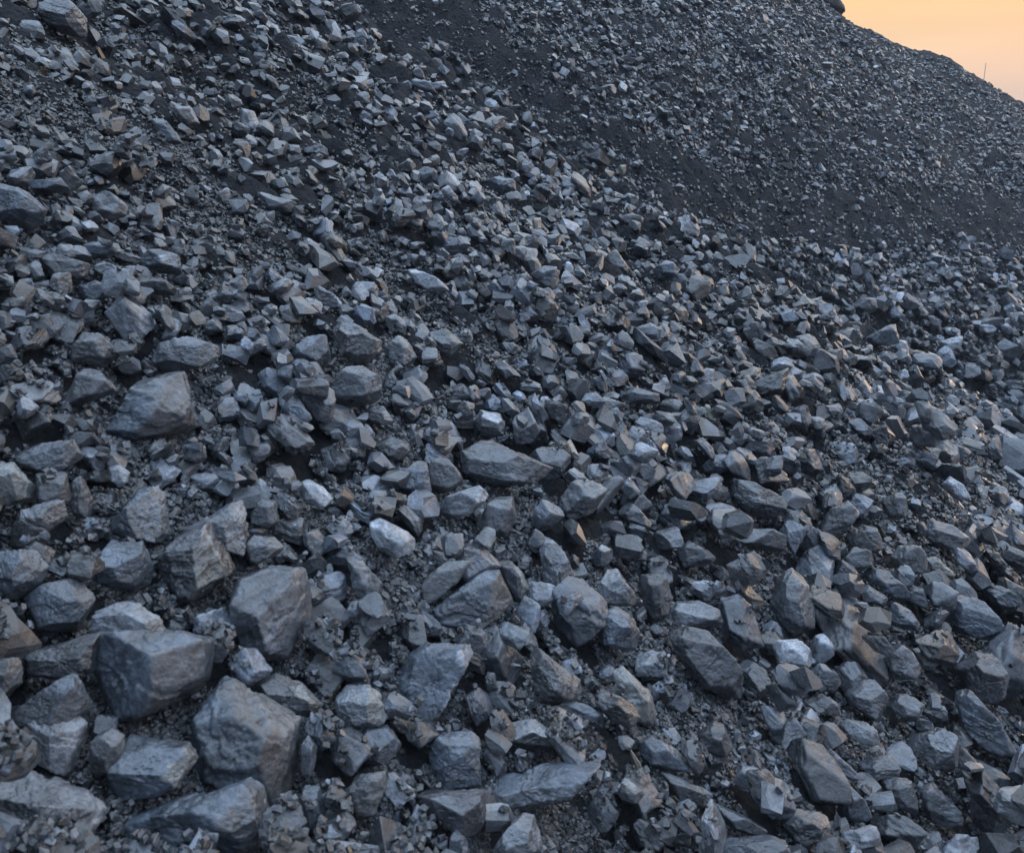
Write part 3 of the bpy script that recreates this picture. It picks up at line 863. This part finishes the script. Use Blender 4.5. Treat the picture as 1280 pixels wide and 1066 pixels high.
# shape: half extents and orientation, the short axis near the slope's normal
half = np.stack([np.exp(rng.normal(.12, .14, n)), np.exp(rng.normal(-.08, .12, n)), np.exp(rng.normal(-.45, .24, n))], -1)
half = half / np.cbrt(half.prod(1))[:, None] * SS_[:, None] * 0.52
ax = rng.uniform(0, 2 * math.pi, n)
nrm = np.stack([TA + rng.normal(0, .55, n), -TB + rng.normal(0, .55, n), 1 + rng.normal(0, .25, n)], -1)
nrm /= np.linalg.norm(nrm, axis=1, keepdims=True)
t1 = np.stack([np.cos(ax), np.sin(ax), 0 * ax], -1)
t1 -= (t1 * nrm).sum(1, keepdims=True) * nrm
t1 /= np.linalg.norm(t1, axis=1, keepdims=True)
R = np.stack([t1, np.cross(nrm, t1), nrm], -1)
keep = np.ones(n, bool)
tone_l = np.exp(rng.normal(-2.24, .50, n))                      # grey albedo
hue = rng.normal(0, 1, n)
SC = SPt.copy()
big = SM > 7.5
LS, FK = local_size(SPt[:, 0], SPt[:, 1], SPt[:, 2])
for k in range(n):
    if not big[k]: break
    x, y, s = SPt[k, 0], SPt[k, 1], SS_[k]
    G = GN if y < 9.0 else GFAR
    h = half[k]
    M = R[k] * h                                               # columns scaled axes
    rx, ry, rz = np.sqrt((M ** 2).sum(1))
    r = max(rx, ry)
    pt = G.patch(x, y, r)
    if pt is None:
        SC[k, 2] = base_z(np.array([x]), np.array([y]))[0] + 0.1 * s
        continue
    i0, i1, j0, j1 = pt
    H = G.h[i0:i1, j0:j1]
    gx = G.x0 + (np.arange(i0, i1) + .5) * G.c - x
    gy = G.y0 + (np.arange(j0, j1) + .5) * G.c - y
    # lower and upper surface of the ellipsoid: quadratic in z
    Ai = R[k] @ np.diag(1 / h ** 2) @ R[k].T
    X, Yy = gx[:, None], gy[None, :]
    a = Ai[2, 2]; b = Ai[0, 2] * X + Ai[1, 2] * Yy
    c = Ai[0, 0] * X ** 2 + 2 * Ai[0, 1] * X * Yy + Ai[1, 1] * Yy ** 2 - 1
    disc = b * b - a * c
    mk = disc > 0
    if mk.sum() < 2:
        if G.hero[i0:i1, j0:j1].any() or G.hero[G.ij(np.array([x]), np.array([y]))].any():
            keep[k] = False
            continue
        SC[k, 2] = H.max() + 0.1 * s if H.size else base_z(np.array([x]), np.array([y]))[0]
        continue
    he = G.hero[i0:i1, j0:j1][mk].mean()
    if he > 0.30:
        keep[k] = False
        continue
    sq = np.sqrt(np.where(mk, disc, 0))
    lo = (-b - sq) / a; up = (-b + sq) / a
    need = (H - lo)[mk]
    z = np.quantile(need, 0.90) - 0.07 * s
    zb = SPt[k, 2]
    if z > zb + 0.75 * s + 0.02:                                # would perch too high
        if rng.random() < 0.8:
            keep[k] = False
            continue
    ls = LS[k]
    if s < 0.5 * ls and z > zb + 0.02 * ls and rng.random() < .985 * (1 - .3 * FK[k]):
        keep[k] = False
        continue
    pz = project(np.array([x, y, z]))
    dm = 0.42 * SM[k]
    if inmap(np.array([pz[0], pz[0] - dm, pz[0] + dm, pz[0], pz[0]]), np.array([pz[1], pz[1], pz[1], pz[1] - dm, pz[1] + dm])) @ np.array([2, 1, 1, 1, 1]) >= 2:
        keep[k] = False
        continue
    SC[k, 2] = z
    G.h[i0:i1, j0:j1] = np.where(mk, np.maximum(H, z + up), H)
sm = ~big
for G, sel in ((GN, sm & (SPt[:, 1] < 9.0)), (GFAR, sm & (SPt[:, 1] >= 9.0))):
    q = np.where(sel)[0]
    i, j = G.ij(SPt[q, 0], SPt[q, 1])
    SC[q, 2] = terrain_z(SPt[q, 0], SPt[q, 1]) + (G.h[i, j] - G.t0[i, j]) + 0.18 * SS_[q]
    ls, _f = local_size(SPt[q, 0], SPt[q, 1], SPt[q, 2])
    up_ = (G.h[i, j] - SPt[q, 2]) / ls
    keep[q[(up_ > 0.10) & ~G.hero[i, j] & (rng.random(len(q)) < .995 * (1 - .22 * smooth(.6, .95, _f)))]] = False
    hc = G.hero[i, j]                                           # under or against a big stone: lies on the ground there
    SC[q[hc], 2] = (terrain_z(SPt[q, 0], SPt[q, 1]) + 0.18 * SS_[q])[hc]
    hr = hidden_by_or_before(SC[q]) & ~hc
    keep[q[hr & (rng.random(len(q)) < .8)]] = False
    # nothing may cling to a steep side or hang over a drop
    nb = np.minimum.reduce([G.h[np.clip(i + a_, 0, G.nx - 1), np.clip(j + b_, 0, G.ny - 1)] for a_, b_ in ((1, 0), (-1, 0), (0, 1), (0, -1))])
    keep[q[((G.h[i, j] - nb) / G.c > 2.6) & ~hc]] = False
    out = ~G.inside(SPt[q, 0], SPt[q, 1])
    SC[q[out], 2] = SPt[q[out], 2]

grey = np.clip(tone_l, .05, .34)
cool = np.stack([1 - .12 - .03 * hue, np.ones(n), 1 + .18 + .05 * hue], -1)
pale = rng.random(n) < 0.055
grey = np.where(pale, np.clip(grey * 2.2, .20, .31), grey)
warm = rng.random(n) < 0.03
cool[warm] = np.array([1.03, 1.0, .94])
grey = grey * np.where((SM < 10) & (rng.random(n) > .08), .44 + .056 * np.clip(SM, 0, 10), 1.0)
patch_ = n2(SPt[:, 0], SPt[:, 1], 0.9, 3, 12.0)
grey = grey * np.exp(.28 * np.clip(patch_, -1, 1))
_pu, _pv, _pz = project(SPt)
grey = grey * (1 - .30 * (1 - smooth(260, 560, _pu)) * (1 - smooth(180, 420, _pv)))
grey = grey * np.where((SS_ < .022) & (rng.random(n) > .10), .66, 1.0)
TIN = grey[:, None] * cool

# the largest of them are stones of their own too
N_IND = 300 - len(placed)
uu, vv, zz = project(SC)
cand = np.where(keep & (uu > 8) & (uu < 1272) & (vv > 8) & (vv < 1058))[0]
cand = cand[np.argsort(-SM[cand])]
ind = []
hu = np.array([(p['u'], p['v'], p['px']) for p in placed])
for k in cand:
    d = np.hypot(hu[:, 0] - uu[k], hu[:, 1] - vv[k])
    if (d < 0.42 * hu[:, 2]).any(): continue                    # mostly hidden behind a larger one
    ind.append(k)
    if len(ind) >= N_IND: break
ind = np.array(ind, int)
for k in ind:
    nn = rng.integers(9, 13)
    N = rng.normal(size=(nn, 3)); N /= np.linalg.norm(N, axis=1, keepdims=True)
    N = np.concatenate([N, np.array([[1, .1, 0], [-1, 0, .1], [0, 1, .1], [.1, -1, 0], [0, .1, 1], [0, 0, -1.]])])
    N /= np.linalg.norm(N, axis=1, keepdims=True)
    D = np.concatenate([rng.uniform(.68, .98, nn), rng.uniform(.8, 1.0, 6)])
    lay = (np.array([0, 0, 1.0]), rng.uniform(2.5, 5)) if rng.random() < .6 else None
    Pl, T, which = plane_rock(N, D, np.ones(3), 5 if SM[k] > 34 else 4, p=rng.uniform(80, 140), rough=rng.uniform(.035, .06), layer=lay)
    Wp = (Pl * half[k]) @ R[k].T
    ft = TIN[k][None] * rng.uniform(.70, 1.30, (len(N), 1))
    loc = Pl * half[k] + rng.random(3) * 40
    g = grey[k]
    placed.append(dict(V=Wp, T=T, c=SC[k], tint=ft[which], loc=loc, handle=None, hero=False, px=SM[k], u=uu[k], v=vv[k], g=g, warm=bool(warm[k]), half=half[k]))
keep[ind] = False

# ------------------------------------------------------------------ labels of the individual stones
heroes = [p for p in placed if p['hero']]
seen_l = set()
WHERE = ['right of', 'below and right of', 'below', 'below and left of', 'left of', 'above and left of', 'above', 'above and right of']
def auto_label(p):
    h = sorted(p['half'])
    shp = 'flat' if h[0] < .52 * h[2] else ('long' if h[1] < .66 * h[2] else 'blocky')
    ton = 'warm grey' if p['warm'] else ('pale grey' if p['g'] > .19 else ('mid grey' if p['g'] > .105 else ('dark grey' if p['g'] > .07 else 'blackish')))
    near = sorted(heroes, key=lambda q: math.hypot(q['u'] - p['u'], q['v'] - p['v']) - .4 * q['px'])
    for q in near[:12]:
        k = int(round(math.atan2(p['v'] - q['v'], p['u'] - q['u']) / (math.pi / 4))) % 8
        key = (shp, ton, k, q['handle'])
        for size in ('',):
            t = f"{ton} {shp} chunk {WHERE[k]} the {q['handle']}"
            if t not in seen_l and len(t.split()) <= 16:
                seen_l.add(t)
                return t
    return f"{ton} {shp} chunk on the coal slope"
NAMES = {'slab': 'flat_coal_lump', 'flake': 'coal_flake', 'block': 'blocky_coal_lump', 'boulder': 'coal_boulder'}
for p in placed:
    if p['hero']:
        lab = p['handle']
        nm = next((v for k, v in NAMES.items() if k in lab.split()), 'coal_chunk')
        seen_l.add(lab)
        if len(lab.split()) < 4: lab = lab + ' on the coal slope'
    else:
        lab = auto_label(p)
        nm = 'coal_chunk'
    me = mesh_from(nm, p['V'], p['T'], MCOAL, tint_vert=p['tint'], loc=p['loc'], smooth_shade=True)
    link(nm, me, lab[0].upper() + lab[1:], 'coal lump', 'lumps of coal lying on the heap', loc=tuple(p['c']))

# ------------------------------------------------------------------ the rest of the rubble and the grit, each one object
def build_mass(name, sel, protos, mat, smooth_shade=False):
    q = np.where(sel)[0]
    pid = rng.integers(0, len(protos), len(q))
    Vs, Ts, Fs, Ls, o = [], [], [], [], 0
    for k, (V, T, fid) in enumerate(protos):
        i = q[pid == k]
        if not len(i): continue
        lv = V[None] * half[i][:, None]
        W = np.einsum('nij,nvj->nvi', R[i], lv) + SC[i][:, None]
        nv = len(V)
        Vs.append(W.reshape(-1, 3)); Ls.append((lv + rng.random((len(i), 1, 3)) * 40).reshape(-1, 3))
        Ts.append((T[None] + (o + np.arange(len(i)) * nv)[:, None, None]).reshape(-1, 3))
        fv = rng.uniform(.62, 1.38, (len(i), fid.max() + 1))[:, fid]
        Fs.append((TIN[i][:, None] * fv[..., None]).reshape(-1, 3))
        o += nv * len(i)
    me = mesh_from(name, np.concatenate(Vs), np.concatenate(Ts), mat, tint_face=np.concatenate(Fs), loc=np.concatenate(Ls), smooth_shade=smooth_shade)
    return me
wor = keep & (SM > 14)
rub = keep & (SM > 9.5) & (SM <= 14)
med = keep & (SM <= 9.5) & (SM > 5.5)
gri = keep & (SM <= 5.5)
PA = len(PROTO_A)
me_w = build_mass('coal_rubble', wor, PROTO_W + PROTO_A, MCOAL)
link('coal_rubble', me_w, 'fist-sized broken coal stones covering the heap', 'coal rubble', kind='stuff')
me_r = build_mass('coal_pebbles', rub, PROTO_A, MCOAL)
link('coal_pebbles', me_r, 'egg-sized angular coal pebbles between the larger stones', 'coal pebbles', kind='stuff')
me_s = build_mass('coal_gravel', med, PROTO_B, MCOAL)
link('coal_gravel', me_s, 'small angular coal gravel between the larger lumps', 'coal gravel', kind='stuff')
me_g = build_mass('coal_grit', gri, PROTO_C, MCOAL)
link('coal_grit', me_g, 'fine black coal grit filling the gaps', 'coal grit', kind='stuff')

# ------------------------------------------------------------------ the dark slab on the skyline and the mast behind
def outline_solid(pts, Z, th, tone_rgb, p=30, rough=.04, sub=5):
    poly = np.array(pts, float)
    cx, cy, A = centroid(poly)
    rel = poly - (cx, cy)
    if A < 0: rel = rel[::-1]
    m = Z / F
    N, D = [], []
    e = np.roll(rel, -1, 0) - rel
    for k in range(len(rel)):
        L = np.hypot(*e[k])
        nx, ny = e[k][1] / L, -e[k][0] / L
        d = rel[k][0] * nx + rel[k][1] * ny
        if d < .3: continue
        v = np.array([nx, -ny, rng.uniform(-.2, .3)]); s = np.linalg.norm(v)
        N.append(v / s); D.append(d * m / s)
    for v, d in (((0, .3, .95), th), ((0, .1, -1), th), ((.3, -.2, .9), th * 1.05)):
        v = np.array(v); N.append(v / np.linalg.norm(v)); D.append(d)
    half_ = np.array([np.ptp(rel[:, 0]) / 2 * m, np.ptp(rel[:, 1]) / 2 * m, th])
    Pl, T, which = plane_rock(np.array(N), np.array(D), half_, sub, p=p, rough=rough)
    W = Pl @ CAMB.T
    c = rays(np.array([cx]), np.array([cy]))[0] * Z
    c[2] += CAMZ
    return W, T, c, np.tile(np.array(tone_rgb), (len(W), 1))
zr_ = YR / rays(np.array([1034.]), np.array([8.]))[0, 1]
W_, T_, c_, t_ = outline_solid([(985, -26), (1012, -18), (1034, -6), (1048, 3), (1057, 12), (1058, 18), (1054, 21), (1036, 18), (1014, 8), (990, -6)], zr_, .45, (.020, .015, .013))
me = mesh_from('overhanging_boulder', W_, T_, MCOAL, tint_vert=t_, loc=W_ @ rand_rot(1)[0], smooth_shade=True)
link('overhanging_boulder', me, 'Dark brown overhanging boulder with a rounded back on the skyline against the peach sky', 'boulder', loc=tuple(c_))

def tube(pts, radii, seg=10):
    pts = np.array(pts, float)
    V, T = [], []
    for k, (q, r) in enumerate(zip(pts, radii)):
        d = pts[min(k + 1, len(pts) - 1)] - pts[max(k - 1, 0)]
        d /= np.linalg.norm(d)
        a = np.cross(d, (1, 0, 0.01)) if abs(d[0]) < .9 else np.cross(d, (0, 1, 0))
        a /= np.linalg.norm(a); b = np.cross(d, a)
        for j in range(seg):
            t = 2 * math.pi * j / seg
            V.append(q + r * (math.cos(t) * a + math.sin(t) * b))
    for k in range(len(pts) - 1):
        for j in range(seg):
            j2 = (j + 1) % seg
            T.append((k * seg + j, k * seg + j2, (k + 1) * seg + j2)); T.append((k * seg + j, (k + 1) * seg + j2, (k + 1) * seg + j))
    n_ = len(V)
    V += [pts[0], pts[-1]]
    for j in range(seg):
        j2 = (j + 1) % seg
        T.append((n_, j2, j)); T.append((n_ + 1, (len(pts) - 1) * seg + j, (len(pts) - 1) * seg + j2))
    return np.array(V), np.array(T)

# slender mast on the flat ground far beyond the heap
YM = 80.0
rt_ = rays(np.array([1232.5]), np.array([79.]))[0]
tm_ = YM / rt_[1]
mx_, mz_ = rt_[0] * tm_, rt_[2] * tm_ + CAMZ
mast = bpy.data.objects.new('mast', None)
COL.objects.link(mast)
mast.location = (mx_, YM, FLOOR)
mast['label'] = 'Thin grey mast standing against the sky beyond the slope of the heap'
mast['category'] = 'mast'
MMET = plain_material('mast_metal', (.30, .29, .28), .5)
MCON = plain_material('concrete', (.35, .34, .32), .85)
H_ = mz_ - FLOOR
V_, T_ = tube([(0, 0, .5), (0, 0, H_ * .5), (0, 0, H_ * .8), (0, 0, H_)], [.09, .05, .035, .028])
o = link('pole', mesh_from('pole', V_, T_, MMET, smooth_shade=True)); o.parent = mast
V_, T_ = tube([(0, 0, -.3), (0, 0, .45), (0, 0, .56)], [.8, .7, .5], 8)
o = link('base', mesh_from('base', V_, T_, MCON)); o.parent = mast

# ------------------------------------------------------------------ the dusty air
bm = bmesh.new()
bmesh.ops.create_cube(bm, size=1.0)
for v in bm.verts:
    v.co = Vector((v.co.x * 3000, v.co.y * 420 + 150, FLOOR - 1 if v.co.z < 0 else 15.0))
hm = bpy.data.meshes.new('haze'); bm.to_mesh(hm); bm.free()
ho = link('haze', hm, 'thin bluish dusty air over the heap', 'haze', kind='stuff')
mh = bpy.data.materials.new('haze'); mh.use_nodes = True
t = mh.node_tree
t.nodes.remove(t.nodes['Principled BSDF'])
pv = t.nodes.new('ShaderNodeVolumePrincipled')
pv.inputs['Color'].default_value = (.80, .88, 1.0, 1)
pv.inputs['Density'].default_value = HAZE
t.links.new(pv.outputs[0], t.nodes['Material Output'].inputs['Volume'])
hm.materials.append(mh)
